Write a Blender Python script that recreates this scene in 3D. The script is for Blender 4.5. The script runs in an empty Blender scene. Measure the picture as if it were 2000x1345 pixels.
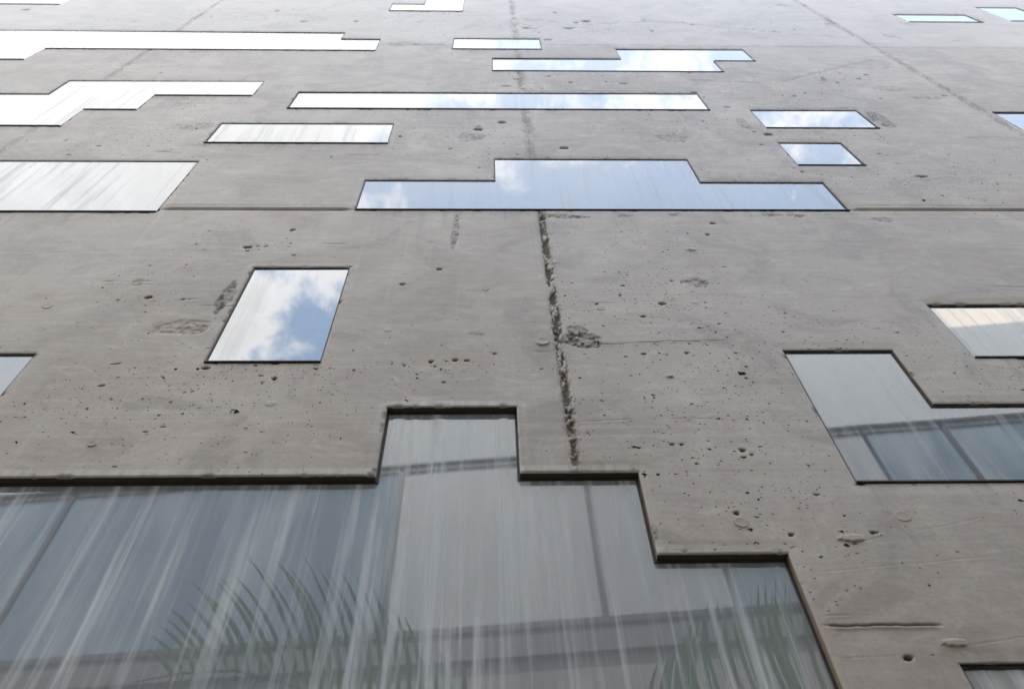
import bpy, bmesh, math, random
import numpy as np
from mathutils import Vector, Matrix
random.seed(7)
rng = np.random.default_rng(11)
SC = bpy.context.scene
COL = SC.collection
EYE = 1.6            # camera height; every H below is measured from it

# ------------------------------------------------------------------ camera
cam_d = bpy.data.cameras.new("camera"); cam = bpy.data.objects.new("camera", cam_d); COL.objects.link(cam)
p_, yw, rl = 1.04518036, 0.05165303, -0.0466994
fwd = Vector((math.sin(yw)*math.cos(p_), math.cos(yw)*math.cos(p_), math.sin(p_)))
rgt = Vector((math.cos(yw), -math.sin(yw), 0)); up = rgt.cross(fwd)
r2 = rgt*math.cos(rl)+up*math.sin(rl); u2 = -rgt*math.sin(rl)+up*math.cos(rl)
M = Matrix((r2, u2, -fwd)).transposed().to_4x4(); M.translation = (0, -1.5, EYE)
cam.matrix_world = M
cam_d.sensor_width = 36; cam_d.lens = 36*1770/2000; cam_d.clip_end = 2000; cam_d.clip_start = 0.05
cam_d.dof.use_dof = True; cam_d.dof.focus_distance = 3.3; cam_d.dof.aperture_fstop = 4.5
SC.camera = cam
SC.render.resolution_x, SC.render.resolution_y = 1024, 688

# ------------------------------------------------------------------ light
SUN_EL, SUN_AZ = math.radians(71), math.radians(-28)       # azimuth from +Y towards +X: behind the wall, a bit left
sv = Vector((math.sin(SUN_AZ)*math.cos(SUN_EL), math.cos(SUN_AZ)*math.cos(SUN_EL), math.sin(SUN_EL)))
sd = bpy.data.lights.new("sun", "SUN"); sd.energy = 2.6; sd.angle = math.radians(0.53); sd.color = (1, 0.95, 0.88)
so = bpy.data.objects.new("sun", sd); COL.objects.link(so); so.rotation_euler = sv.to_track_quat('Z', 'Y').to_euler()
SC.view_settings.view_transform = 'Standard'; SC.view_settings.look = 'None'
SC.view_settings.gamma = 1; SC.view_settings.use_curve_mapping = False
SC.view_settings.exposure = 1.5

class NT:
    """tiny helper for node graphs"""
    def __init__(s, tree): s.t = tree
    def n(s, typ, ins=None, **props):
        nd = s.t.nodes.new(typ)
        for k, v in props.items(): setattr(nd, k, v)
        for k, v in (ins or {}).items():
            sock = nd.inputs[k]
            if isinstance(v, bpy.types.NodeSocket): s.t.links.new(v, sock)
            else: sock.default_value = v
        return nd
    def math(s, op, a, b=0.0, c=0.0, clamp=False):
        return s.n('ShaderNodeMath', {0: a, 1: b, 2: c}, operation=op, use_clamp=clamp).outputs[0]
    def mix(s, f, a, b, blend='MIX'):
        nd = s.n('ShaderNodeMix', data_type='RGBA', blend_type=blend)
        for i, v in ((0, f), (6, a), (7, b)):
            if isinstance(v, bpy.types.NodeSocket): s.t.links.new(v, nd.inputs[i])
            else: nd.inputs[i].default_value = (v if i == 0 else (tuple(v)+(1,) if len(v) == 3 else v))
        return nd.outputs[2]
    def ramp(s, f, lo, hi, a=0.0, b=1.0, smooth=True):
        nd = s.n('ShaderNodeMapRange', {0: f, 1: lo, 2: hi, 3: a, 4: b})
        if smooth: nd.interpolation_type = 'SMOOTHSTEP'
        return nd.outputs[0]
    def noise(s, vec, scale, detail=4, rough=0.5, dist=0.0):
        return s.n('ShaderNodeTexNoise', {'Vector': vec, 'Scale': scale, 'Detail': detail, 'Roughness': rough, 'Distortion': dist}).outputs[0]
    def scalev(s, vec, sc, off=(0, 0, 0)):
        return s.n('ShaderNodeMapping', {'Vector': vec, 'Scale': sc, 'Location': off}).outputs[0]

# world: Nishita sky with a procedural cloud layer (clouds are laid on a horizontal sheet above the place)
w = bpy.data.worlds.new("World"); SC.world = w; w.use_nodes = True
N = NT(w.node_tree); w.node_tree.nodes.clear()
sky = N.n('ShaderNodeTexSky', sky_type='NISHITA', sun_disc=False, sun_elevation=SUN_EL, sun_rotation=SUN_AZ, air_density=1.0, dust_density=0.6)
tc = N.n('ShaderNodeTexCoord').outputs['Generated']
sep = N.n('ShaderNodeSeparateXYZ', {0: tc})
zc = N.math('MAXIMUM', sep.outputs[2], 0.06)
px_ = N.math('DIVIDE', sep.outputs[0], zc); py_ = N.math('DIVIDE', sep.outputs[1], zc)
pv = N.n('ShaderNodeCombineXYZ', {0: px_, 1: py_, 2: 3.7}).outputs[0]
n1 = N.noise(pv, 6.6, 9, 0.58, 0.35)
n2 = N.noise(N.scalev(pv, (1, 1, 1), (4.1, 2.2, 0)), 17, 6, 0.6, 0.3)
bank = N.ramp(N.math('SUBTRACT', px_, N.math('MULTIPLY', N.math('ADD', py_, 0.35), 0.6)), -0.04, -0.32, 0.0, 0.32)                # a heavy cloud bank over the left-hand half
bank = N.math('SUBTRACT', bank, N.math('MULTIPLY', N.ramp(px_, 0.22, 0.33), 0.07))
bank = N.math('ADD', bank, N.math('MULTIPLY', N.ramp(px_, 0.44, 0.6), N.ramp(py_, -0.42, -0.52, 0, .26)))
cov = N.math('ADD', N.math('ADD', n1, N.math('MULTIPLY', N.math('SUBTRACT', n2, 0.5), 0.36)), bank)
cl = N.ramp(cov, 0.49, 0.66)
thick = N.ramp(cov, 0.56, 0.9)
shade = N.mix(thick, (14.0, 14.1, 14.4), (11.9, 11.8, 11.7))
skyb = N.mix(1.0, sky.outputs[0], (3.9, 3.6, 2.95), 'MULTIPLY')
hz = N.ramp(sep.outputs[2], 0.0, 0.35, 0.75, 0.05)           # paler towards the horizon
skyb = N.mix(hz, skyb, (9.0, 9.8, 10.8))
veil = N.math('MULTIPLY', N.ramp(N.noise(N.scalev(pv, (1, 1, 1), (8, 3, 0)), 2.4, 5, 0.55, 0.2), 0.3, 0.62, 0.45, 1.0), N.ramp(py_, -0.52, -0.34, 0.0, 0.36))
skyb = N.mix(veil, skyb, (10.2, 10.6, 11.6))                                      # thin high haze
lowleft = N.math('MULTIPLY', N.ramp(px_, -0.44, -0.54), N.ramp(py_, -0.46, -0.56))
shade = N.mix(N.math('MULTIPLY', lowleft, 0.75), shade, (6.2, 7.0, 7.8))        # grey-blue belly of the bank, low on the left
shade = N.mix(N.ramp(px_, 0.42, 0.60), shade, (16.0, 14.6, 13.4))                # warm sunlit cloud on the right
col = N.mix(cl, skyb, shade)
bg = N.n('ShaderNodeBackground', {'Color': col, 'Strength': 0.10})
N.t.links.new(bg.outputs[0], N.n('ShaderNodeOutputWorld').inputs[0])

# ------------------------------------------------------------------ helpers
def mat(name):
    m = bpy.data.materials.new(name); m.use_nodes = True; m.node_tree.nodes.clear()
    n = NT(m.node_tree); out = n.n('ShaderNodeOutputMaterial')
    return m, n, out
def obj_from(name, verts, faces, m, parent=None, loc=None, smooth=False):
    me = bpy.data.meshes.new(name); me.from_pydata(verts, [], faces); me.update()
    if smooth: me.polygons.foreach_set('use_smooth', [True]*len(me.polygons))
    me.materials.append(m)
    o = bpy.data.objects.new(name, me); COL.objects.link(o)
    if loc is not None: o.location = loc
    if parent: o.parent = parent
    return o
def empty(name, loc, label, cat, group=None, rz=0):
    o = bpy.data.objects.new(name, None); COL.objects.link(o); o.location = loc; o.rotation_euler = (0, 0, rz)
    o['label'] = label; o['category'] = cat
    if group: o['group'] = group
    return o
class MB:
    def __init__(s): s.v = []; s.f = []
    def box(s, a, b):
        i = len(s.v); x0, y0, z0 = a; x1, y1, z1 = b
        s.v += [(x0,y0,z0),(x1,y0,z0),(x1,y1,z0),(x0,y1,z0),(x0,y0,z1),(x1,y0,z1),(x1,y1,z1),(x0,y1,z1)]
        s.f += [tuple(i+k for k in q) for q in ((0,3,2,1),(4,5,6,7),(0,1,5,4),(1,2,6,5),(2,3,7,6),(3,0,4,7))]
    def tube(s, pts, rad, seg=8):
        i0 = len(s.v); pts = [Vector(p) for p in pts]
        for k, p in enumerate(pts):
            t = (pts[min(k+1, len(pts)-1)]-pts[max(k-1, 0)]).normalized()
            a = t.cross(Vector((0.13, 0.31, 0.94))).normalized(); b = t.cross(a)
            r = rad[k] if isinstance(rad, (list, tuple)) else rad
            for j in range(seg):
                an = 2*math.pi*j/seg; s.v.append(tuple(p+(a*math.cos(an)+b*math.sin(an))*r))
        for k in range(len(pts)-1):
            for j in range(seg):
                j2 = (j+1) % seg
                s.f.append((i0+k*seg+j, i0+k*seg+j2, i0+(k+1)*seg+j2, i0+(k+1)*seg+j))
        s.f.append(tuple(i0+j for j in range(seg))[::-1]); s.f.append(tuple(i0+(len(pts)-1)*seg+j for j in range(seg)))
    def build(s, name, m, parent=None, loc=None, smooth=False): return obj_from(name, s.v, s.f, m, parent, loc, smooth)

def simple_mat(name, c1, c2, scale=3.0, rough=0.7, bump=0.0, stretch=(1, 1, 1), spec=0.5):
    m, n, out = mat(name)
    oc = n.n('ShaderNodeTexCoord').outputs['Object']; v = n.scalev(oc, stretch)
    no = n.noise(v, scale, 6, 0.6)
    c = n.mix(n.ramp(no, 0.35, 0.68), c1, c2)
    ins = {'Base Color': c, 'Roughness': rough, 'Specular IOR Level': spec}
    b = n.n('ShaderNodeBsdfPrincipled', ins)
    if bump:
        bn = n.n('ShaderNodeBump', {'Height': n.noise(v, scale*9, 5, 0.6), 'Strength': 0.5, 'Distance': bump})
        n.t.links.new(bn.outputs[0], b.inputs['Normal'])
    n.t.links.new(b.outputs[0], out.inputs[0]); return m

# ------------------------------------------------------------------ concrete
def concrete_mat():
    m, n, out = mat("weathered_concrete")
    oc = n.n('ShaderNodeTexCoord').outputs['Object']
    wear = n.n('ShaderNodeVertexColor', layer_name='wear'); ws = n.n('ShaderNodeSeparateColor', {0: wear.outputs[0]})
    dirt, warm, light = ws.outputs[0], ws.outputs[1], ws.outputs[2]  # dirt channel also carries painted shade of soffits, pits and blister undersides
    big = n.noise(n.scalev(oc, (1.0, 1, 0.7)), 0.9, 5, 0.55, 0.4)
    med = n.noise(n.scalev(oc, (1.0, 1, 1.4)), 5.5, 6, 0.6, 0.3)
    hor = n.noise(n.scalev(oc, (0.5, 1, 7.0)), 3.0, 6, 0.65, 0.6)        # trowel and form-board drag, along the wall
    ver = n.noise(n.scalev(oc, (34, 1, 0.7)), 1.0, 4, 0.6, 0.2)          # faint rain runs
    fine = n.noise(n.scalev(oc, (1, 1, 1.3)), 120, 4, 0.65)
    blot = n.noise(n.scalev(oc, (1.0, 1, 1.0), (3, 0, 1)), 2.6, 8, 0.62, 0.9)
    cloud = n.noise(n.scalev(oc, (1.0, 1, 1.6), (7, 0, 5)), 14, 6, 0.62, 0.5)
    c = n.mix(n.ramp(big, 0.32, 0.68), (0.262, 0.220, 0.185), (0.345, 0.299, 0.262))
    c = n.mix(n.math('MULTIPLY', n.ramp(blot, 0.49, 0.62), 0.8), c, (0.214, 0.179, 0.151))
    c = n.mix(n.math('MULTIPLY', n.ramp(blot, 0.47, 0.34), 0.6), c, (0.401, 0.348, 0.303))
    c = n.mix(n.math('MULTIPLY', n.ramp(med, 0.45, 0.70), 0.42), c, (0.282, 0.218, 0.179))
    c = n.mix(n.math('MULTIPLY', n.ramp(cloud, 0.46, 0.72), 0.32), c, (0.408, 0.361, 0.317))
    c = n.mix(n.math('MULTIPLY', n.ramp(hor, 0.52, 0.78), 0.26), c, (0.436, 0.384, 0.336))
    c = n.mix(n.math('MULTIPLY', n.ramp(hor, 0.42, 0.22), 0.30), c, (0.204, 0.171, 0.145))
    c = n.mix(n.math('MULTIPLY', n.ramp(ver, 0.55, 0.8), 0.34), c, (0.422, 0.381, 0.339))
    c = n.mix(n.math('MULTIPLY', n.ramp(fine, 0.48, 0.72), 0.5), c, (0.176, 0.147, 0.124))
    board = n.noise(n.scalev(oc, (0.35, 1, 26)), 1.6, 5, 0.6, 0.35)         # faint form-board lines along the wall
    c = n.mix(n.math('MULTIPLY', n.ramp(board, 0.55, 0.70), 0.30), c, (0.394, 0.366, 0.332))
    c = n.mix(n.math('MULTIPLY', n.ramp(board, 0.44, 0.30), 0.28), c, (0.167, 0.145, 0.123))
    scum = n.noise(n.scalev(oc, (1, 1, 2.2), (9, 0, 4)), 5, 9, 0.7, 1.2)
    c = n.mix(n.math('MULTIPLY', n.ramp(scum, 0.54, 0.70), 0.42), c, (0.453, 0.430, 0.394))
    c = n.mix(n.math('MULTIPLY', n.ramp(scum, 0.42, 0.34), 0.40), c, (0.187, 0.152, 0.120))
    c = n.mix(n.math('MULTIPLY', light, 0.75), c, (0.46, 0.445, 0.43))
    c = n.mix(warm, c, (0.20, 0.135, 0.08))
    # bug holes: small round voids, near-black colour paints in their shade and dirt
    dens = n.math('ADD', n.math('MULTIPLY', n.noise(oc, 2.1, 3, 0.5), .45), wear.outputs[1])
    def holes(sc, lo, hi, rad, seedoff):
        nz = n.n('ShaderNodeTexNoise', {'Vector': oc, 'Scale': sc*1.5, 'Detail': 2.0}).outputs[1]
        off = n.n('ShaderNodeVectorMath', {0: nz, 1: (1.1/sc, 0.0, 1.1/sc)}, operation='MULTIPLY').outputs[0]
        q = n.n('ShaderNodeVectorMath', {0: oc, 1: off}, operation='ADD').outputs[0]
        q = n.n('ShaderNodeVectorMath', {0: q, 1: (0.75, 0.0, 1.0)}, operation='MULTIPLY').outputs[0]
        vo = n.n('ShaderNodeTexVoronoi', {'Vector': n.scalev(q, (1, 1, 1), (seedoff, 0, seedoff*.7)), 'Scale': sc, 'Randomness': 1.0}, feature='F1', distance='EUCLIDEAN')
        rnd = n.n('ShaderNodeSeparateColor', {0: vo.outputs['Color']}).outputs[0]
        thr = n.ramp(dens, 0.24, 0.95, lo, hi)                             # share of cells that carry a hole
        on = n.math('GREATER_THAN', rnd, n.math('SUBTRACT', 1.0, thr))
        r = n.math('MULTIPLY', n.n('ShaderNodeSeparateColor', {0: vo.outputs['Color']}).outputs[1], rad)
        inside = n.math('SUBTRACT', 1.0, n.math('DIVIDE', vo.outputs['Distance'], n.math('MAXIMUM', r, 0.001)), clamp=True)
        return n.math('MULTIPLY', n.ramp(inside, 0.0, 0.35), on)
    h1 = holes(115, 0.025, 0.55, 0.30, 0.0)
    h2 = holes(48, 0.0, 0.40, 0.24, 3.3)
    h3 = holes(21, 0.0, 0.13, 0.21, 6.1)
    hh = n.math('MAXIMUM', n.math('MAXIMUM', h1, h2), h3)
    c = n.mix(n.math('MULTIPLY', hh, 0.97), c, (0.018, 0.015, 0.012))
    c = n.mix(dirt, c, (0.048, 0.038, 0.027))
    hgt = n.math('ADD', n.math('MULTIPLY', fine, 0.35), n.math('MULTIPLY', n.noise(n.scalev(oc, (0.5, 1, 2.2)), 38, 5, 0.6, 0.8), 0.35))
    hgt = n.math('SUBTRACT', hgt, n.math('MULTIPLY', hh, 2.6))
    bn = n.n('ShaderNodeBump', {'Height': hgt, 'Strength': 0.5, 'Distance': 0.0011})
    b = n.n('ShaderNodeBsdfPrincipled', {'Base Color': c, 'Roughness': 0.55, 'Specular IOR Level': n.math('MULTIPLY', .55, n.math('SUBTRACT', 1.0, n.math('MAXIMUM', hh, dirt), clamp=True)), 'Normal': bn.outputs[0]})
    n.t.links.new(b.outputs[0], out.inputs[0]); return m
M_CONC = concrete_mat()

# window openings in the concrete: (x, H) corners, clockwise from the top left; H above the eye
WIN = [
 dict(p=[(-1.95,1.905),(-.299,1.905),(-.299,2.227),(.083,2.227),(.083,1.913),(.399,1.913),(.399,1.6),(.711,1.6),(.711,.98),(-1.95,.98)], d=.026, dirt=1.0),
 dict(p=[(-.903,3.189),(-.533,3.189),(-.533,2.477),(-.903,2.477)], d=.007, dirt=.10),
 dict(p=[(-2.05,2.541),(-1.452,2.541),(-1.452,2.2),(-2.05,2.2)], d=.008, dirt=.35),
 dict(p=[(-3.0,4.436),(-1.449,4.436),(-1.449,3.747),(-3.0,3.747)], d=.006, dirt=.55),
 dict(p=[(-1.508,5.096),(-.533,5.096),(-.533,4.722),(-1.508,4.722)], d=.006, dirt=.42),
 dict(p=[(-3.9,5.703),(-2.726,5.703),(-2.726,6.03),(-1.461,6.03),(-1.461,5.665),(-2.062,5.665),(-2.062,5.343),(-2.373,5.343),(-2.373,5.013),(-3.9,5.013)], d=.006, dirt=.45),
 dict(p=[(-4.8,7.61),(-1.147,7.61),(-1.147,7.376),(-.838,7.376),(-.838,6.945),(-3.262,6.945),(-3.262,6.596),(-4.8,6.596)], d=.006, dirt=.35),
 dict(p=[(-5.4,9.1),(-3.885,9.1),(-3.885,8.76),(-5.4,8.76)], d=.006, dirt=.2),
 dict(p=[(-.89,8.93),(-.592,8.93),(-.592,9.3),(-.225,9.3),(-.225,8.565),(-.89,8.565)], d=.006, dirt=.2),
 dict(p=[(-.27,7.42),(.409,7.42),(.409,7.02),(-.27,7.02)], d=.006, dirt=.15),
 dict(p=[(.031,6.745),(.966,6.745),(.966,7.072),(1.947,7.072),(1.947,6.677),(1.64,6.677),(1.64,6.345),(.031,6.345)], d=.006, dirt=.12),
 dict(p=[(-1.197,5.78),(1.337,5.78),(1.337,5.388),(-1.197,5.388)], d=.006, dirt=.15),
 dict(p=[(1.578,5.413),(2.233,5.413),(2.233,5.03),(1.578,5.03)], d=.006, dirt=.2),
 dict(p=[(1.57,4.774),(1.92,4.774),(1.92,4.39),(1.57,4.39)], d=.006, dirt=.25),
 dict(p=[(.03,4.486),(1.025,4.486),(1.025,4.151),(1.621,4.151),(1.621,3.776),(-.591,3.776),(-.591,4.167),(.03,4.167)], d=.006, dirt=.30),
 dict(p=[(3.05,5.378),(3.72,5.378),(3.72,4.96),(3.05,4.96)], d=.006, dirt=.2),
 dict(p=[(1.584,2.873),(2.25,2.873),(2.25,2.495),(1.584,2.495)], d=.009, dirt=.6),
 dict(p=[(.967,2.55),(1.333,2.55),(1.333,2.232),(2.3,2.232),(2.3,1.858),(.967,1.858)], d=.010, dirt=.6),
 dict(p=[(3.695,8.588),(4.365,8.588),(4.365,8.214),(3.695,8.214)], d=.006, dirt=.2),
 dict(p=[(4.64,8.98),(5.04,8.98),(5.04,8.285),(4.64,8.285)], d=.006, dirt=.2),
 dict(p=[(.973,1.27),(1.6,1.27),(1.6,.95),(.973,.95)], d=.012, dirt=1.0),
]
def inside(poly, x, z):
    r = np.zeros(np.broadcast(x, z).shape, bool); n = len(poly)
    for i in range(n):
        (x0, z0), (x1, z1) = poly[i], poly[(i+1) % n]
        if x0 == x1:                                   # vertical edges only: crossing test along +x
            lo, hi = min(z0, z1), max(z0, z1)
            r ^= ((z > lo) & (z < hi) & (x < x0))
    return r

# --- noise on arrays
_T = rng.random((256, 256))
def vn(x, z, s=0):
    x = x+17.3*s+100; z = z+9.7*s+100
    xi = np.floor(x).astype(int); zi = np.floor(z).astype(int); fx = x-xi; fz = z-zi
    fx = fx*fx*(3-2*fx); fz = fz*fz*(3-2*fz)
    a = _T[xi & 255, zi & 255]; b = _T[(xi+1) & 255, zi & 255]; c = _T[xi & 255, (zi+1) & 255]; d = _T[(xi+1) & 255, (zi+1) & 255]
    return (a*(1-fx)+b*fx)*(1-fz)+(c*(1-fx)+d*fx)*fz
def fbm(x, z, o=4, s=0, g=0.5):
    r = 0; a = 1; t = 0
    for k in range(o): r = r+a*vn(x*2**k, z*2**k, s+k*3); t += a; a *= g
    return r/t-0.5

def axis(segs, exact):
    out = [segs[0][0]]
    for a, b, st in segs:
        n = max(1, int(round((b-a)/st))); out += list(a+(b-a)*(np.arange(1, n+1))/n)
    out = np.array(out)
    for e in sorted(set(exact)):
        i = np.argmin(np.abs(out-e)); out[i] = e        # slide the nearest grid line onto the window edge
    return np.unique(out)
ex = [p[0] for w_ in WIN for p in w_['p']]; ez = [p[1] for w_ in WIN for p in w_['p']]
Xs = axis([(-9, -5.45, .12), (-5.45, -2.6, .0085), (-2.6, -1.3, .0055), (-1.3, 1.45, .0036), (1.45, 2.7, .0055), (2.7, 5.6, .0085), (5.6, 9, .12)], ex)
zl = [-1.6+k*.12 for k in range(23)]; zc_ = 1.16; zz = []
while zc_ < 9.9:
    zz.append(zc_); e = math.atan(zc_/1.5); al = e-p_
    zc_ += max(0.0026, 0.8*1.5/math.cos(e)**2*math.cos(al)**2/(1770*.512))
zl += zz; zl += list(np.linspace(9.96, 11.6, 18))
Zs = np.array(zl)
for e in sorted(set(ez)):
    i = np.argmin(np.abs(Zs-e)); Zs[i] = e
Zs = np.unique(Zs)
nx, nz = len(Xs), len(Zs)
X, Z = np.meshgrid(Xs, Zs)                                # [nz, nx]
Y = np.zeros_like(X)                                      # outward relief (m)
DIRT_SHADE = np.zeros_like(X); DENS = np.zeros_like(X); WARM = np.zeros_like(X); LITE = np.zeros_like(X)
VJ = [-2.497, .23, 2.995]
def sst(x, a, b):
    t = np.clip((x-a)/(b-a), 0, 1); return t*t*(3-2*t)
# broad form-board undulation, drag marks
Y += .0045*fbm(X*.9, Z*.8, 3, 1)+.0009*fbm(X*6, Z*9, 3, 5)+.0003*fbm(X*9, Z*60, 3, 8)
Y += .0003*fbm(X*90, Z*90, 2, 9)
# panels cast a few millimetres in or out of each other
Y += np.where(X > VJ[1], .003, 0)*sst(Z, .5, .8)
LITE += .42*sst(Z, 7.15, 7.19)+.10*((X > .23) & (X < 2.99) & (Z < 3.79))+.08*((X < -2.5) & (Z > 3.79))   # lighter above the upper joint and on two panels
# vertical joints
def vjoint(x0, z0, z1, wid, rough, dep, s):
    xc = x0+.006*fbm(Z*1.2, Z*0, 3, s)+.0035*fbm(Z*14, Z*0, 3, s+3)
    u = np.abs(X-xc)
    band = (Z > z0) & (Z < z1)
    core = np.exp(-(u/(wid*.33))**2)*band
    n_ = fbm(X*150, Z*70, 3, s+5); n2_ = fbm(X*45, Z*24, 3, s+8)
    amp = (.35+1.3*np.clip(vn(Z*2.3, Z*0+s, s+2), 0, 1))*(1 if z1 < 4 else .6+.4*sst(Z, 8, 5))
    out = np.exp(-((X-xc-wid*.55)/(wid*.55))**2)*band
    Y[:] += core*(-dep*(.5+1.2*np.clip(n2_+.3, 0, 1))*amp)+rough*core*n_*1.6+rough*.6*out*fbm(X*28, Z*90, 3, s+11)*2.2*amp
    hole = np.clip(sst(n_+n2_*.8, -.06, .08)*np.exp(-(u/(wid*.45))**2)*band*amp*1.5, 0, 1)
    Y[:] -= hole*dep*1.6
    DIRT_SHADE[:] = np.maximum(DIRT_SHADE, np.clip(hole*(.9 if z1 < 4 else .5), 0, .85))
    DIRT_SHADE[:] = np.maximum(DIRT_SHADE, core*(.5 if z1 < 4 else .3)*sst(fbm(X*60, Z*25, 3, s+6), -.05, .2))
    WARM[:] = np.maximum(WARM, .8*np.exp(-((X-xc-wid*.15)/(wid*.5))**2)*band*sst(fbm(X*25, Z*9, 3, s+7), -.05, .25))
    for dx_ in (-wid*.42, wid*.42):                      # crisp edges of the strip
        e_ = np.exp(-((X-xc-dx_)/.0035)**2)*band*sst(fbm(Z*9, Z*0+dx_*50, 2, s), -.12, .1)
        Y[:] -= .0022*e_; DIRT_SHADE[:] = np.maximum(DIRT_SHADE, .3*e_)
vjoint(VJ[1]+.004, 1.9, 3.80, .030, .0016, .0042, 20)
vjoint(VJ[1]-.01, 3.80, 12, .05, .0006, .0012, 31)
vjoint(VJ[0], 1.0, 12, .04, .0007, .0013, 42)
vjoint(VJ[2], 3.0, 12, .055, .0007, .0012, 53)
# horizontal joints: a straight ledge at one lift, a rough wavy seam at the next
zj = 3.792+.004*fbm(X*1.5, X*0, 3, 60)
up_ = sst(Z, zj-.002, zj+.004)*(Z < 7.17)
Y += .0035*up_*sst(Z, 4.6, 3.79)
g = np.exp(-((Z-zj+.010)/.008)**2); Y -= .007*g; DIRT_SHADE = np.maximum(DIRT_SHADE, .6*g)
g = np.exp(-((Z-zj-.028)/.006)**2)*sst(fbm(X*.8, X*0, 2, 61), -.2, .1); Y -= .003*g; DIRT_SHADE = np.maximum(DIRT_SHADE, .3*g)
zj = 7.165+.03*fbm(X*1.3, X*0, 3, 62)+.012*fbm(X*11, X*0, 3, 64)
g = np.exp(-((Z-zj)/.022)**2); Y += g*(.006*fbm(X*22, Z*18, 3, 63)*2-.004); DIRT_SHADE = np.maximum(DIRT_SHADE, g*.35*sst(fbm(X*9, Z*9, 3, 65), -.15, .2))
WARM = np.maximum(WARM, .25*np.exp(-((Z-zj)/.05)**2)*sst(fbm(X*5, Z*9, 3, 66), 0, .3))
# short open seam beside the largest window, and hairline form seams
def seam(pts, wid, dep, dirt, s=0, jag=.004, full=False):
    px = np.array([a for a, _ in pts]); pz = np.array([b for _, b in pts])
    i0, i1 = np.searchsorted(Xs, [px.min(), px.max()])
    if i1 <= i0: return
    sx = Xs[i0:i1]; sz = np.interp(sx, px, pz)+1.6*jag*fbm(sx*22, sx*0, 4, 70+s)
    k0, k1 = np.searchsorted(Zs, [sz.min()-.06, sz.max()+.06])
    sub = (slice(k0, k1), slice(i0, i1)); du = Z[sub]-sz[None, :]
    endf = np.minimum(1, np.minimum(sx-px.min(), px.max()-sx)/.03)[None, :]
    vary = (sst(fbm(sx*17, sx*0, 3, s+4), -.22, .12)*1.15)[None, :]*endf
    if full: vary = (.55+.8*vn(sx*60, sx*0, s))[None, :]*endf
    else: dep = dep*.55
    g = np.exp(-(du/wid)**2)*vary
    Y[sub] -= dep*g; Y[sub] += dep*.4*np.exp(-((du+wid*2.2)/(wid*1.6))**2)*vary
    DIRT_SHADE[sub] = np.maximum(DIRT_SHADE[sub], np.clip(dirt*g, 0, .9))
seam([(.713, 1.374), (.985, 1.368)], .0032, .007, 1.2, 1, .006, True)
seam([(.72, 1.402), (.86, 1.400)], .002, .002, .25, 2)
seam([(.245, 2.575), (.40, 2.588), (.60, 2.605), (.815, 2.607)], .0026, .0030, .7, 3, .006, True)
seam([(.26, 2.14), (.47, 2.155), (.67, 2.152)], .003, .002, .28, 4)
seam([(.24, 2.88), (.44, 2.885), (.7, 2.9)], .003, .0022, .35, 5)
seam([(.72, 1.285), (.9, 1.29)], .0018, .0015, .35, 6)
seam([(.98, 1.31), (1.3, 1.36)], .0018, .0016, .35, 7)
seam([(-1.2, 2.47), (-.92, 2.475)], .003, .0012, .05, 8)
seam([(-.5, 2.47), (.15, 2.48)], .003, .0012, .05, 9)
seam([(1.34, 6.1), (1.9, 6.02), (2.5, 6.5), (2.85, 6.75)], .02, .004, .35, 10, .03)
seam([(.3, 8.2), (.8, 8.0), (1.5, 8.15), (2.3, 7.75), (2.95, 7.5)], .03, .004, .30, 11, .08)
seam([(-1.4, 3.33), (-.55, 3.33)], .002, .001, .05, 12)
seam([(.85, 1.62), (1.25, 1.72)], .002, .0014, .12, 13)
seam([(.75, 1.53), (1.2, 1.58)], .002, .0012, .08, 14)
for k in range(46):                                        # scattered short drag scars
    x = rng.uniform(-4, 4.6); z = rng.uniform(1.3, 9); l = rng.uniform(.04, .16)*(1+z*.12)
    seam([(x, z), (x+l, z+rng.uniform(-.012, .012))], .002+.0012*z, .0022+.0006*z, rng.uniform(.15, .6), 20+k, .004+.002*z)
# diagonal scratches and the vertical scar under the wide stepped window
def blob(cx, cz, rx, rz, fn):
    i0, i1 = np.searchsorted(Xs, [cx-rx*1.9, cx+rx*1.9]); k0, k1 = np.searchsorted(Zs, [cz-rz*1.9, cz+rz*1.9])
    if i1 <= i0 or k1 <= k0: return
    sub = (slice(k0, k1), slice(i0, i1)); fn(sub, (X[sub]-cx)/rx, (Z[sub]-cz)/rz)
def scar(cx, cz, rx, rz, dep, dirt, s, warm=0):
    def fn(sub, u, v):
        r = np.sqrt(u*u+v*v)+.75*fbm(u*1.6+s, v*1.6, 3, s)
        q = sst(r, 1.0, .72); n_ = fbm(X[sub]*75, Z[sub]*75, 3, s+1)
        Y[sub] += q*(dep*n_*1.7-dep*.4)
        DIRT_SHADE[sub] = np.maximum(DIRT_SHADE[sub], q*dirt*(.25+.75*sst(n_, -.02, .14)))
        edge = np.exp(-((r-.9)/.09)**2)*sst(fbm(u*2, v*2, 2, s+4), -.05, .2)
        Y[sub] -= edge*dep*.7; DIRT_SHADE[sub] = np.maximum(DIRT_SHADE[sub], edge*dirt*.55)
        WARM[sub] = np.maximum(WARM[sub], warm*q*sst(n_, -.1, .2))
    blob(cx, cz, rx, rz, fn)
scar(-.137, 3.56, .017, .2, .0035, .7, 80)
scar(.318, 2.605, .065, .055, .008, 1.0, 81, .2)
scar(.300, 2.68, .04, .04, .005, .8, 82)
scar(.335, 3.70, .10, .025, .006, .8, 83, .4)
scar(-1.046, 2.706, .115, .060, .0040, .35, 84, .3)
scar(.781, 3.045, .05, .035, .0045, .7, 85, .55)
scar(.60, 3.70, .03, .02, .004, .7, 86, .3)
scar(.82, 3.72, .035, .02, .004, .6, 87, .35)
scar(1.25, 3.72, .05, .022, .004, .6, 88, .3)
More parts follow.
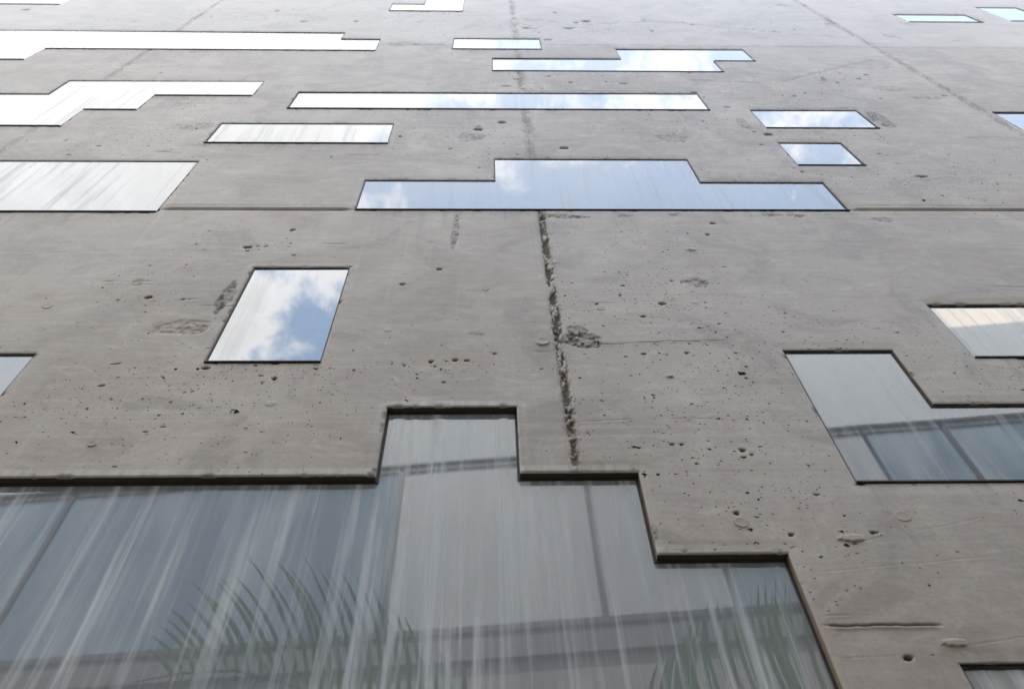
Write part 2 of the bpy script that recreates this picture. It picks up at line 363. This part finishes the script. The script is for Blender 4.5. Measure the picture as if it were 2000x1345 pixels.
scar(1.36, 3.71, .04, .022, .004, .75, 89, .3)
scar(1.72, 3.66, .05, .03, .004, .5, 90, .3)
scar(2.29, 5.2, .05, .20, .006, .8, 91)
scar(1.46, 5.1, .035, .12, .005, .6, 92)
scar(-.945, 2.95, .028, .14, .006, .9, 93)
scar(-1.3, 3.05, .02, .03, .003, .5, 94, .8)
scar(-.04, 2.66, .03, .012, .003, .4, 95)
for k in range(26):
    z = rng.uniform(3.9, 9.2); scar(rng.uniform(-3.8, 4.4), z, rng.uniform(.03, .13), rng.uniform(.02, .09), .0035, rng.uniform(.2, .6), 100+k, .1)
# raised blisters with a crescent of shade painted under the lower edge
def bump_(cx, cz, r, h, s=0, ring=.3):
    def fn(sub, u, v):
        q = np.sqrt(u*u+v*v)*(1+.35*fbm(u*1.1+s, v*1.1, 2, s)); Y[sub] += h*sst(q, 1.05, .82)-h*ring*sst(q, .85, .2)
        DIRT_SHADE[sub] = np.maximum(DIRT_SHADE[sub], .5*np.exp(-((q-1.08)/.1)**2)*sst(-v, -.1, .6))
    blob(cx, cz, r, r*(.9), fn)
for k in range(8): z = rng.uniform(1.4, 3.6); bump_(rng.uniform(-.9, 1.3), z, rng.uniform(.008, .018), .0018, k)
# a thick smear of mortar below and right of the stepped window, shade painted along its lower rim
def smear(sub, u, v):
    q = np.sqrt(u*u+v*v)+.4*fbm(u*3, v*3, 3, 7); t_ = sst(q, 1.0, .8)
    Y[sub] += t_*(.005+.004*fbm(u*6, v*6, 3, 8)); LITE[sub] = np.maximum(LITE[sub], t_*.3); DIRT_SHADE[sub] = np.maximum(DIRT_SHADE[sub], .8*np.exp(-((q-1.0)/.08)**2)*sst(-v, .0, .5))
blob(.876, 1.644, .036, .013, smear); blob(.983, 1.32, .03, .010, smear); blob(.565, 2.383, .013, .007, smear); blob(.82, 3.345, .022, .010, smear)
# open bug holes: the bigger ones cut as relief (round, dirt and inner shade painted dark, a few pulled sideways)
def pit(cx, cz, r, dep, dirt=.9, el=1.0):
    def fn(sub, u, v):
        q = np.sqrt(u*u+v*v)*(1+.6*fbm(u*1.2+cx*9, v*1.2+cz*9, 2, 3)); t_ = sst(q, 1.15, .55)
        Y[sub] -= dep*t_; DIRT_SHADE[sub] = np.maximum(DIRT_SHADE[sub], dirt*sst(q, 1.1, .7))
    blob(cx, cz, r*el, r, fn)
def cluster(n, cx, cz, sx, sz, r0, r1):
    global DENS
    q = ((X-cx)/(sx*1.5))**2+((Z-cz)/(sz*1.5))**2
    DENS = np.maximum(DENS, min(1, n/85)*np.exp(-q)*(.55+.9*np.clip(vn(X*5, Z*5, cx*3), 0, 1)))
    for k in range(n//9):
        x, z = rng.normal(cx, sx), rng.normal(cz, sz)
        if z < 1.2 or z > 9.6: continue
        pit(x, z, r1*rng.uniform(.55, 1.0)*(.7+.2*z/2), .001+r1*.4, .97, rng.choice([1, 1.5, 2.2]))
cluster(90, .62, 2.0, .16, .35, .0022, .0062)
cluster(80, .62, 2.85, .18, .30, .0024, .0075)
cluster(45, .75, 2.45, .10, .2, .0022, .0055)
cluster(70, -.35, 2.42, .28, .045, .0022, .0065)
cluster(70, -.75, 2.3, .35, .15, .0022, .0050)
cluster(50, -.9, 3.35, .16, .07, .0028, .0085)
cluster(35, -1.25, 2.85, .18, .3, .0025, .0070)
cluster(50, -1.2, 2.2, .25, .12, .0022, .0050)
cluster(35, .9, 1.7, .12, .12, .002, .004)
cluster(60, .0, 4.7, .35, .3, .004, .008)
cluster(70, 1.9, 5.7, .4, .15, .005, .012)
cluster(60, 2.2, 6.2, .4, .12, .005, .012)
cluster(70, .7, 6.1, .5, .18, .005, .012)
cluster(40, 1.2, 5.0, .5, .2, .004, .008)
cluster(40, -2.0, 4.8, .4, .2, .004, .008)
cluster(60, 1.0, 7.9, 1.2, .3, .008, .018)
cluster(60, -1.5, 8.2, 1.3, .3, .008, .018)
cluster(50, 2.2, 4.2, .6, .3, .004, .008)
for x, z, r, el in ((.622, 2.875, .010, 1.6), (-.108, 2.490, .009, 1), (-.07, 2.487, .005, 2), (-.185, 2.482, .006, 1.6), (.50, 3.02, .005, 1.5),
                    (-.058, 4.983, .020, 1.5), (.078, 5.123, .016, 1.6), (.402, 4.652, .018, 1.5), (1.553, 4.9, .02, 1.5), (2.13, 4.22, .013, 2.4),
                    (-.888, 2.445, .008, 1.8), (-.66, 2.383, .009, 1), (-1.22, 2.93, .008, 1.8), (-.97, 3.37, .010, 2.0), (-.82, 3.55, .010, 1.4),
                    (.967, 3.62, .010, 1.5), (.92, 3.50, .008, 1.3), (.70, 2.0, .008, 1.3), (.735, 1.66, .006, 1.3), (.62, 1.74, .007, 1.2),
                    (-.19, 3.17, .008, 1.6), (-.32, 3.04, .008, 1.6), (.87, 1.284, .007, 1.7), (.94, 1.665, .005, 2.4), (.72, 1.98, .005, 1.2)):
    pit(x, z, r, .004+r*.7, .97, el)
DENS = np.maximum(DENS, .95*np.exp(-((X-.250)/.040)**2)*(Z < 3.8)*(.4+vn(Z*4, Z*0, 4)))
DENS = np.maximum(DENS, .35*sst(vn(X*1.3, Z*.9, 77), .66, .85))
# rounded arrises, trowelled margins and stains around each opening
solid = np.ones((nz-1, nx-1), bool)
xc_ = (Xs[:-1]+Xs[1:])/2; zc2 = (Zs[:-1]+Zs[1:])/2
for wi, wd in enumerate(WIN):
    P = wd['p']; solid &= ~inside(P, xc_[None, :], zc2[:, None])
    x0, x1 = min(a for a, _ in P)-.08, max(a for a, _ in P)+.08; z0, z1 = min(b for _, b in P)-.08, max(b for _, b in P)+.08
    i0, i1 = np.searchsorted(Xs, [x0, x1]); k0, k1 = np.searchsorted(Zs, [z0, z1]); sub = (slice(k0, k1), slice(i0, i1))
    dist = np.full(X[sub].shape, 9.)
    top = np.full(X[sub].shape, 9.)
    for a, b in zip(P, P[1:]+P[:1]):
        if a[1] == b[1]:
            lo, hi = min(a[0], b[0]), max(a[0], b[0]); dd = np.hypot(np.maximum(0, np.maximum(lo-X[sub], X[sub]-hi)), Z[sub]-a[1])
            if b[0] > a[0]: top = np.minimum(top, np.where(Z[sub] >= a[1]-1e-6, dd, 9))
        else:
            lo, hi = min(a[1], b[1]), max(a[1], b[1]); dd = np.hypot(X[sub]-a[0], np.maximum(0, np.maximum(lo-Z[sub], Z[sub]-hi)))
        dist = np.minimum(dist, dd)
    k_ = 1.0 if wd['d'] > .02 else .55
    Y[sub] *= sst(dist, 0, .05)*.85+.15                  # margins are trowelled flatter
    rr = .0034*k_*(1+1.2*fbm(X[sub]*30, Z[sub]*30, 3, 40+wi))
    Y[sub] -= np.clip(1-dist/rr, 0, 1)**2*.0045*k_
    chip = sst(fbm(X[sub]*26, Z[sub]*26, 4, 50+wi), .12, .22)*sst(dist, .016, .002)
    Y[sub] -= chip*.004; DIRT_SHADE[sub] = np.maximum(DIRT_SHADE[sub], chip*.55)
    mg = sst(dist, .034+.006*fbm(X[sub]*9, Z[sub]*9, 2, wi)*2, .022)
    stre = sst(fbm(X[sub]*70, Z[sub]*2.5, 3, 12), -.05, .25)
    LITE[sub] = np.maximum(LITE[sub], (mg*.15+sst(top, .034, .024)*(.30+.5*stre))*(1 if wd['d'] > .012 else .45))
    DIRT_SHADE[sub] = np.maximum(DIRT_SHADE[sub], sst(dist, .0035, .0005)*.25)
    for a, b in zip(P, P[1:]+P[:1]):                     # run-off marks under each lower edge
        if a[1] == b[1] and b[0] < a[0]:
            e0, e1 = np.searchsorted(Xs, [b[0], a[0]]); m0, m1 = np.searchsorted(Zs, [a[1]-.6, a[1]])
            if m1 <= m0: continue
            sb = (slice(m0, m1), slice(e0, e1)); fall = (a[1]-Z[sb]); L0 = .04+.30*np.clip(vn(X[sb]*13, X[sb]*0+wi, 9), 0, 1)**3
            DIRT_SHADE[sb] = np.maximum(DIRT_SHADE[sb], .22*np.exp(-fall/L0)*sst(fbm(X[sb]*42, Z[sb]*1.5, 3, wi), -.08, .2))
# verts / faces
idx = np.arange(nz*nx).reshape(nz, nx)
a = idx[:-1, :-1][solid]; b = idx[:-1, 1:][solid]; c = idx[1:, 1:][solid]; d = idx[1:, :-1][solid]
quads = [np.stack([a, b, c, d], 1)]
co = [np.stack([X.ravel(), -Y.ravel(), (Z+EYE).ravel()], 1)]
wear_shade_v = [np.stack([DIRT_SHADE.ravel(), WARM.ravel(), LITE.ravel(), DENS.ravel()], 1)]
base = nz*nx
def reveal(A, B, depth_pts, wv):
    """strip running back from edge A-B (index arrays) into the opening"""
    global base
    n_ = len(A); prevA = np.arange(base, base+n_); prevB = np.arange(base+n_, base+2*n_); base += 2*n_
    co.append(co[0][A].copy()); co.append(co[0][B].copy()); wear_shade_v.append(np.tile(tuple(wv[0])+(0.,), (2*n_, 1)))
    for yb, wcol in zip(depth_pts, wv):
        pa = co[0][A].copy(); pb = co[0][B].copy(); pa[:, 1] = yb; pb[:, 1] = yb
        n_ = len(A); ia = np.arange(base, base+n_); ib = np.arange(base+n_, base+2*n_); base += 2*n_
        co.append(pa); co.append(pb); wear_shade_v.append(np.tile(tuple(wcol)+(0.,), (2*n_, 1)))
        quads.append(np.stack([prevA, ia, ib, prevB], 1)); prevA, prevB = ia, ib
sp = np.pad(solid, 1, constant_values=True)
RV = [(.25, .8, .0), (.3, .8, 0.0)]; SOFFIT_SHADE = [(.9, .1, 0), (.95, .1, 0)]
k, i = np.nonzero(~solid & sp[1:-1, :-2]); reveal(idx[k, i], idx[k+1, i], (.012, .06), RV)        # left jamb
k, i = np.nonzero(~solid & sp[1:-1, 2:]); reveal(idx[k+1, i+1], idx[k, i+1], (.012, .06), RV)     # right jamb
k, i = np.nonzero(~solid & sp[:-2, 1:-1]); reveal(idx[k, i+1], idx[k, i], (.012, .06), RV)       # sill
k, i = np.nonzero(~solid & sp[2:, 1:-1]); reveal(idx[k+1, i], idx[k+1, i+1], (.012, .06), SOFFIT_SHADE)    # soffit, its shade painted in as near-black colour
co = np.concatenate(co); quads = np.concatenate(quads); wear_shade_v = np.concatenate(wear_shade_v)
used = np.zeros(len(co), bool); used[quads.ravel()] = True; remap = np.cumsum(used)-1
co = co[used]; wear_shade_v = wear_shade_v[used]; quads = remap[quads]
me = bpy.data.meshes.new("front_wall")
me.vertices.add(len(co)); me.vertices.foreach_set('co', co.astype(np.float32).ravel())
me.loops.add(quads.size); me.loops.foreach_set('vertex_index', quads.astype(np.int32).ravel())
me.polygons.add(len(quads)); me.polygons.foreach_set('loop_start', (np.arange(len(quads))*4).astype(np.int32))
me.update(calc_edges=True)
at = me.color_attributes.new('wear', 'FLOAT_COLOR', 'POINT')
at.data.foreach_set('color', wear_shade_v.astype(np.float32).ravel())
me.polygons.foreach_set('use_smooth', [True]*len(quads))
me.materials.append(M_CONC)
BLD = empty('concrete_building', (0, 0, 0), 'grey concrete building wall seen from its foot, with flush stepped strip windows', 'building')
wall = bpy.data.objects.new('front_wall', me); COL.objects.link(wall); wall.parent = BLD
print('wall quads', len(quads))
# the building behind that face: side walls, back wall and roof slab
mb = MB(); zt = 11.6+EYE
mb.box((-9, .07, 0), (-8.7, 9, zt-.01)); mb.box((8.7, .07, 0), (9, 9, zt-.01)); mb.box((-8.69, 8.7, 0), (8.69, 9, zt-.01))
M_CONC2 = simple_mat('plain_concrete', (.24, .225, .21), (.33, .31, .295), 2.0, .75, .002)
mb.build('side_wall', M_CONC2, BLD)
mb = MB(); mb.box((-9.05, .001, zt), (9.05, 9.05, zt+.25)); mb.build('roof', M_CONC2, BLD)

# ------------------------------------------------------------------ windows
M_GASKET = simple_mat('black_gasket', (.012, .011, .010), (.03, .027, .024), 30, .6)
def glass_mat(dirt):
    m, n, out = mat('streaked_glass_%02d' % int(dirt*100))
    oc = n.n('ShaderNodeTexCoord').outputs['Object']
    geo = n.n('ShaderNodeNewGeometry').outputs['Position']
    warp = n.noise(geo, 1.4, 2, .5)
    s1 = n.noise(n.scalev(geo, (25, 1, .8)), 1.0, 5, .62, .22)
    s2 = n.noise(n.scalev(geo, (55, 1, 1.3), (5, 0, 2)), 1.0, 3, .55, .2)
    s3 = n.noise(n.scalev(geo, (4, 1, .6), (1, 0, 7)), 1.0, 3, .5)
    spots = n.noise(geo, 60, 3, .6)
    t = n.math('ADD', n.math('MULTIPLY', n.ramp(s1, .47, .68), 1.0), n.math('MULTIPLY', n.ramp(s2, .50, .78), .35))
    t = n.math('MULTIPLY', t, n.ramp(s3, .3, .65, .45, 1.1))
    t = n.math('ADD', t, n.ramp(spots, .6, .85, 0, .05))
    f = n.math('ADD', .04+.27*dirt, n.math('MULTIPLY', t, .12+.47*dirt), clamp=True)
    tint = n.mix(n.ramp(s3, .35, .65), (.010, .016, .024), (.022, .026, .030))
    wav = n.n('ShaderNodeBump', {'Height': n.noise(geo, 3.0, 1, .4), 'Strength': .25, 'Distance': .0006})
    g_ = n.n('ShaderNodeBsdfPrincipled', {'Base Color': tint, 'Roughness': .015, 'IOR': 2.35, 'Normal': wav.outputs[0]})
    dcol = n.mix(n.ramp(warp, .3, .7), (.45, .48, .52), (.54, .56, .58))
    d_ = n.n('ShaderNodeBsdfDiffuse', {'Color': dcol})
    mx = n.n('ShaderNodeMixShader', {0: f, 1: g_.outputs[0], 2: d_.outputs[0]})
    n.t.links.new(mx.outputs[0], out.inputs[0]); return m
GM = {}
def inset(P, w):
    out = []; n = len(P)
    for i in range(n):
        a, b, c = P[i-1], P[i], P[(i+1) % n]
        def nrm(p, q):                                    # inward normal of a clockwise outline
            dx, dz = q[0]-p[0], q[1]-p[1]; l = math.hypot(dx, dz); return (dz/l, -dx/l)
        n1_, n2_ = nrm(a, b), nrm(b, c); out.append((b[0]+w*(n1_[0]+n2_[0]), b[1]+w*(n1_[1]+n2_[1])))
    return out
def signed(P): return sum(P[i][0]*P[(i+1) % len(P)][1]-P[(i+1) % len(P)][0]*P[i][1] for i in range(len(P)))
for wd in WIN:
    P = wd['p']; dpt = wd['d']; H0 = (sum(a for a, _ in P)/len(P), sum(b for _, b in P)/len(P))
    assert signed(P) < 0
    Q = [(x-H0[0], z-H0[1]) for x, z in P]; wdt = .0065 if dpt > .009 else .005; I = inset(Q, wdt); n = len(Q)
    O = inset(Q, .0006)
    v = []; f = []; yf = dpt-.004
    for L_, y in ((O, .055), (O, yf), (I, yf), (I, dpt+.008)): v += [(x, y, z) for x, z in L_]
    for i in range(n):
        j = (i+1) % n
        for r in range(3): f.append((r*n+i, r*n+j, (r+1)*n+j, (r+1)*n+i))
    mbx = MB(); mbx.v, mbx.f = v, f
    for i in range(n):                                    # thin proud lip along every lower edge
        (xa, za), (xb, zb) = O[i], O[(i+1) % n]
        if za == zb and xb < xa: mbx.box((xb+.001, -.0055, za+.0003), (xa-.001, dpt-.0045, za+.0052))
    fr = mbx.build('window', M_GASKET, BLD, (H0[0], 0, H0[1]+EYE))
    PI_ = inset(Q, wdt-.0025)
    tl = random.uniform(-.0025, .0025); tz = random.uniform(-.002, .002)
    vv = [(x, dpt+tl*z+tz*x, z) for x, z in PI_]+[(x, dpt+.02+tl*z+tz*x, z) for x, z in PI_]
    # face winding: front looks to -y
    ff = [tuple(range(n))[::-1], tuple(range(n, 2*n))]+[(i, (i+1) % n, n+(i+1) % n, n+i) for i in range(n)]
    key = round(wd['dirt'], 2)
    if key not in GM: GM[key] = glass_mat(key)
    gp = obj_from('glass_pane', vv, ff, GM[key], fr)
    bm = bmesh.new(); bm.from_mesh(gp.data); bmesh.ops.recalc_face_normals(bm, faces=bm.faces); bm.to_mesh(gp.data); bm.free()

# tie-hole plugs in the concrete
def plug(x, H, r, h=.0035, rim=True):
    v = []; f = []; S = 28; rings = [(1.08, .004), (1.0, -h*.2), (.93, -h), (.8, -h*.85), (.45, -h*.6), (0.02, -h*.55)]
    for q, y in rings:
        for k in range(S):
            a_ = 2*math.pi*k/S; w_ = 1+.05*math.sin(3*a_+x*9)+.03*math.sin(7*a_)
            v.append((r*q*w_*math.cos(a_), y, r*q*w_*math.sin(a_)))
    for j in range(len(rings)-1):
        for k in range(S): f.append((j*S+k, j*S+(k+1) % S, (j+1)*S+(k+1) % S, (j+1)*S+k))
    f.append(tuple((len(rings)-1)*S+k for k in range(S)))
    i = np.argmin(abs(Xs-x)); k = np.argmin(abs(Zs-H))
    o = obj_from('tie_hole_plug', v, f, M_CONC, BLD, (x, -Y[k, i], H+EYE), True)
for x, H, r, h in ((.180, 2.608, .024, .005), (.623, 1.704, .019, .0025), (-1.551, 2.864, .019, .002), (-1.09, 2.045, .011, .0035), (.402, 2.84, .014, .0015), (1.035, 1.723, .02, .0015), (-.01, 3.0, .013, .0025)):
    plug(x, H, r, h)

# ------------------------------------------------------------------ ground
M_PAVE, n, out = mat('grey_paving')
oc = n.n('ShaderNodeTexCoord').outputs['Object']
br = n.n('ShaderNodeTexBrick', {'Vector': oc, 'Scale': 1.0, 'Color1': (.09, .085, .08, 1), 'Color2': (.12, .115, .11, 1), 'Mortar': (.05, .048, .045, 1), 'Mortar Size': .008, 'Brick Width': .6, 'Row Height': .6})
b = n.n('ShaderNodeBsdfPrincipled', {'Base Color': n.mix(n.math('MULTIPLY', n.noise(oc, 1.5, 6, .6), .5), br.outputs[0], (.09, .085, .08)), 'Roughness': .85})
n.t.links.new(b.outputs[0], out.inputs[0])
g = obj_from('ground', [(-400, -400, 0), (400, -400, 0), (400, 400, 0), (-400, 400, 0)], [(0, 1, 2, 3)], M_PAVE)
g['kind'] = 'structure'; g['label'] = 'grey paving of the courtyard at the foot of the walls'

# ------------------------------------------------------------------ building across the courtyard (seen in the glass)
OB = empty('office_building', (0, -5.5, 0), 'pale panelled office building with blue glazing mirrored in the lower windows', 'building', rz=math.atan(.0875))
M_PALE = simple_mat('pale_render', (.76, .82, .88), (.82, .87, .91), 1.2, .7, 0, (1, 1, .3))
M_PANEL = simple_mat('pale_grey_panel', (.50, .55, .60), (.58, .62, .66), 2, .5, 0, (3, 1, .4))
M_BROWN = simple_mat('taupe_render', (.38, .36, .36), (.45, .43, .42), 1.5, .8, 0, (1, 1, .4))
M_DARK = simple_mat('dark_metal', (.035, .04, .055), (.06, .065, .08), 8, .4)
M_BLUE = simple_mat('blue_glazing', (.08, .19, .31), (.36, .48, .55), .55, .15, 0, (2.4, 1, .6))
M_TAUPE2 = simple_mat('light_taupe_render', (.27, .25, .24), (.32, .30, .285), 1.5, .8)
M_LEDGE = simple_mat('grey_ledge', (.15, .15, .17), (.21, .21, .23), 2, .6)
def obx(name, a, b_, m): q = MB(); q.box(a, b_); return q.build(name, m, OB)
obx('wall', (-14, -8, 0), (14, -.02, 7.655), M_BROWN)              # local y=0 is the facade line
obx('wall', (-14, -8, 7.72), (14, -.25, 10.9), M_PANEL)
obx('roof_fascia', (-14, -8.2, 10.91), (14, -.04, 13.2), M_PALE)
obx('roof_ledge', (-14, -.14, 7.66), (14, .03, 8.02), M_LEDGE)
obx('ledge_trim', (-14, .0325, 7.98), (14, .05, 8.06), M_DARK)
q = MB(); q.box((-14, -.05, 10.865), (14, -.02, 10.905)); q.box((-14, -.05, 10.75), (14, -.035, 10.765))
for k in range(280): q.box((-14+k*.1, -.05, 10.766), (-14+k*.1+.03, -.04, 10.864))
q.build('railing', M_DARK, OB)
obx('plinth_wall', (-14, -.14, 0), (14, .06, 4.6), M_TAUPE2)
def vpanel(x0, x1, m, name): obx(name, (x0+.03, -.24, 8.07), (x1-.03, -.055, 10.86), m)
edges = [(-13.9, -10.3, 'b'), (-10.3, -7.6, 'p'), (-7.6, -5.35, 'b'), (-5.35, -1.12, 'b'), (-1.12, 1.17, 'p'), (1.17, 2.5, 'p'), (2.5, 3.6, 'b'), (3.6, 4.7, 'p'), (4.7, 5.7, 'b'), (5.7, 8.0, 'b'), (8.0, 10.2, 'p'), (10.2, 13.9, 'b')]
for x0, x1, t_ in edges:
    vpanel(x0, x1, M_BLUE if t_ == 'b' else M_PANEL, 'window' if t_ == 'b' else 'wall_panel')
    if x1 not in (-3.2, 2.5, 4.7): obx('mullion', (x1-.03, -.20, 8.065), (x1+.03, -.03, 10.745), M_DARK)

# ------------------------------------------------------------------ palms standing in the courtyard
M_LEAF, n, out = mat('palm_leaflet')
oc = n.n('ShaderNodeTexCoord').outputs['Object']
c_ = n.mix(n.ramp(n.noise(oc, 4, 4, .6), .35, .65), (.10, .42, .02), (.20, .60, .05))
b = n.n('ShaderNodeBsdfPrincipled', {'Base Color': c_, 'Roughness': .6})
tr = n.n('ShaderNodeBsdfTranslucent', {'Color': (.12, .22, .04, 1)})
mx = n.n('ShaderNodeMixShader', {0: .3, 1: b.outputs[0], 2: tr.outputs[0]}); n.t.links.new(mx.outputs[0], out.inputs[0])
M_RACH = simple_mat('palm_stem', (.14, .17, .05), (.22, .22, .08), 12, .5)
M_CANE = simple_mat('palm_cane', (.10, .11, .05), (.17, .15, .09), 9, .7, .002, (1, 1, 6))
def leaflet(mb, a, b_, wid, bend, nrm):
    a = Vector(a); b_ = Vector(b_); ax = b_-a; L = ax.length; side = ax.cross(nrm).normalized()
    i0 = len(mb.v); S = 7
    for k in range(S+1):
        t = k/S; p = a+ax*t+bend*(4*t*(1-t))*.5*L+Vector((0, 0, -.10*L*t*t*0))
        w_ = wid*min(1, .35+t*3)*(1 if t < .55 else max(0, 1-((t-.55)/.45)**1.8))*.5+.0007
        mb.v += [tuple(p-side*w_), tuple(p+nrm*w_*.35), tuple(p+side*w_)]
    for k in range(S):
        o = i0+k*3; mb.f += [(o, o+1, o+4, o+3), (o+1, o+2, o+5, o+4)]
def pose_frond(parent, root, rach, bases, tips, bend, wid=.024):
    """a frond whose rachis runs root->rach, leaflets given by their feet and tips (metres, world)"""
    Pp = [Vector(p) for p in rach]; o = parent.location
    st = MB(); pts = [Vector(root)]+Pp; n_ = len(pts); st.tube([p-o for p in pts], [.014*(1-.8*k/n_) for k in range(n_)], 6)
    fr_ = st.build('frond', M_RACH, parent, smooth=True)
    lf = MB(); nb = len(bases)
    fx = np.arange(nb)
    m_ = int(nb*2.3)
    for k in range(m_):
        u = k*(nb-1)/(m_-1); g_ = lambda A, c: float(np.interp(u, fx, [q[c] for q in A]))
        bs = Vector([g_(bases, c) for c in range(3)]); tp = Vector([g_(tips, c) for c in range(3)])
        tp += Vector((random.uniform(-.015, .015), random.uniform(-.05, .05), random.uniform(-.04, .02)))
        nr = Vector((random.uniform(-.2, .2), 1, random.uniform(-.1, .3))).normalized()
        sgn = 1 if tp.x > bs.x else -1
        leaflet(lf, bs-o, tp-o, wid*random.uniform(.8, 1.15), Vector((bend+random.uniform(-.02, .02), random.uniform(-.05, .05), .02)), nr)
        # the paired leaflet on the other side hangs away and down
        tp2 = bs+Vector(((tp.x-bs.x)*.9, -.30+random.uniform(-.05, .05), -(tp.z-bs.z)*.25-.22))
        leaflet(lf, bs-o, tp2-o, wid*.6, Vector((0, -.05, .10)), Vector((0, -.4, 1)).normalized())
    for k in range(0, m_, 3):                             # a second, shorter rank set further back on the rib
        u = (k+.5)*(nb-1)/m_; g_ = lambda A, c: float(np.interp(u, fx, [q[c] for q in A]))
        bs = Vector([g_(bases, c) for c in range(3)]); tp = Vector([g_(tips, c) for c in range(3)])
        tp = bs+(tp-bs)*random.uniform(.6, .85)+Vector((random.uniform(-.05, .09), -.28, random.uniform(-.06, .02)))
        leaflet(lf, bs-o, tp-o, wid*.7, Vector((random.uniform(-.08, .08), -.06, .03)), Vector((random.uniform(-.4, .4), 1, .2)).normalized())
    l = obj_from('leaflets', lf.v, lf.f, M_LEAF, fr_)
def arch_frond(parent, crown, az, reach, rise, droop, n_=26, wid=.04):
    o = parent.location; dv = Vector((math.cos(az), math.sin(az), 0)); sd_ = Vector((-math.sin(az), math.cos(az), 0))
    pts = [Vector(crown)+dv*reach*t+Vector((0, 0, rise*t*(2-t)-droop*t**2.4)) for t in [k/12 for k in range(13)]]
    st = MB(); st.tube([p-o for p in pts], [.014*(1-.8*k/13) for k in range(13)], 6); fr_ = st.build('frond', M_RACH, parent, smooth=True)
    lf = MB()
    for k in range(n_):
        t = .18+.8*k/n_; i = min(11, int(t*12)); fr2 = t*12-i; p = pts[i].lerp(pts[i+1], fr2); tan = (pts[i+1]-pts[i]).normalized()
        L = .46*math.sin(math.pi*(.18+.72*t))**.6
        for s in (-1, 1):
            tip = p+(tan*.65+sd_*s*.75+Vector((0, 0, random.uniform(-.25, .05)))).normalized()*L
            leaflet(lf, p-o, tip-o, wid*random.uniform(.8, 1.1), Vector((0, 0, .10)), (Vector((0, 0, 1))+sd_*s*-.3).normalized())
    obj_from('leaflets', lf.v, lf.f, M_LEAF, fr_)
def W3(p, dy=0.0): return (p[0], -2.0+dy, p[1]+EYE)
def palm(loc, label, crown, canes, fr_list, posed):
    t = empty('palm_tree', loc, label, 'palm', 'slender palms in the courtyard')
    o = t.location; q = MB()
    for cx, cy, hgt in canes:
        q.tube([Vector((cx*.3, cy*.3, 0)), Vector((cx*.6, cy*.6, hgt*.35)), Vector((cx, cy, hgt*.8)), Vector((cx*1.05, cy*1.05, hgt))], [.035, .03, .026, .022], 10)
    q.build('trunk', M_CANE, t, smooth=True)
    for root, r, bs, tp, bend in posed: pose_frond(t, root, r, bs, tp, bend)
    for az, reach, rise, droop, ch in fr_list: arch_frond(t, Vector(crown)+Vector((0, 0, ch)), az, reach, rise, droop)
    return t
B1 = [(-1.518,2.985),(-1.401,2.999),(-1.282,3.006),(-1.158,2.995),(-1.004,2.948),(-.87,2.873),(-.79,2.815),(-.686,2.745),(-.588,2.702),(-.494,2.674),(-.377,2.646),(-.238,2.592),(-.125,2.565)]
T1 = [(-1.682,3.158),(-1.702,3.341),(-1.633,3.499),(-1.557,3.61),(-1.486,3.757),(-1.278,3.763),(-1.15,3.749),(-1.021,3.732),(-.857,3.71),(-.667,3.607),(-.506,3.431),(-.265,3.139),(-.062,2.98)]
R1 = [(.10,2.40),(-.125,2.565),(-.377,2.640),(-.59,2.716),(-.86,2.879),(-1.004,2.948),(-1.223,3.011),(-1.474,3.0),(-1.687,2.952)]
B2 = [(.60,2.56),(.669,2.604),(.77,2.65),(.866,2.681),(.95,2.70),(1.034,2.706),(1.175,2.704),(1.311,2.688),(1.424,2.673),(1.485,2.645),(1.56,2.591),(1.66,2.52)]
T2 = [(.60,2.80),(.714,2.909),(.86,3.08),(1.008,3.238),(1.06,3.30),(1.111,3.357),(1.202,3.428),(1.312,3.47),(1.429,3.525),(1.523,3.573),(1.60,3.553),(1.75,3.50)]
R2 = [(.45,2.42),(.60,2.56),(.669,2.604),(.866,2.681),(1.034,2.706),(1.175,2.704),(1.311,2.688),(1.424,2.673),(1.56,2.591),(1.75,2.45)]
palm((.45, -2.35, 0), 'slender palm with its feathery frond arching left, mirrored in the largest window', (.50, -2.35, 2.9), [(0, 0, 2.9), (.25, -.15, 2.4), (-.2, -.2, 2.1)],
     [(a_, 1.3, .5, 1.2, 0) for a_ in (-2.6, -1.9, -1.2, -.5)]+[(-2.2, 1.1, .3, 1.2, -.4), (-.9, 1.1, .3, 1.2, -.4), (3.0, 1.1, .2, 1.2, -.5)],
     [((.45, -2.3, 2.95+.3), [W3(p) for p in R1], [W3(p) for p in B1], [W3(p) for p in T1], .15)])
palm((2.35, -2.3, 0), 'slender palm with its curled frond at the right end of the largest window', (2.4, -2.3, 3.0), [(0, 0, 3.0), (.2, -.2, 2.6), (-.15, -.22, 2.2)],
     [(a_, 1.2, .5, 1.2, 0) for a_ in (-2.5, -1.7, -.9, 0.0)]+[(-1.3, 1.1, .3, 1.2, -.4)],
     [((2.4, -2.25, 3.0), [W3(p) for p in R2[::-1]], [W3(p) for p in B2], [W3(p) for p in T2], -.13)])
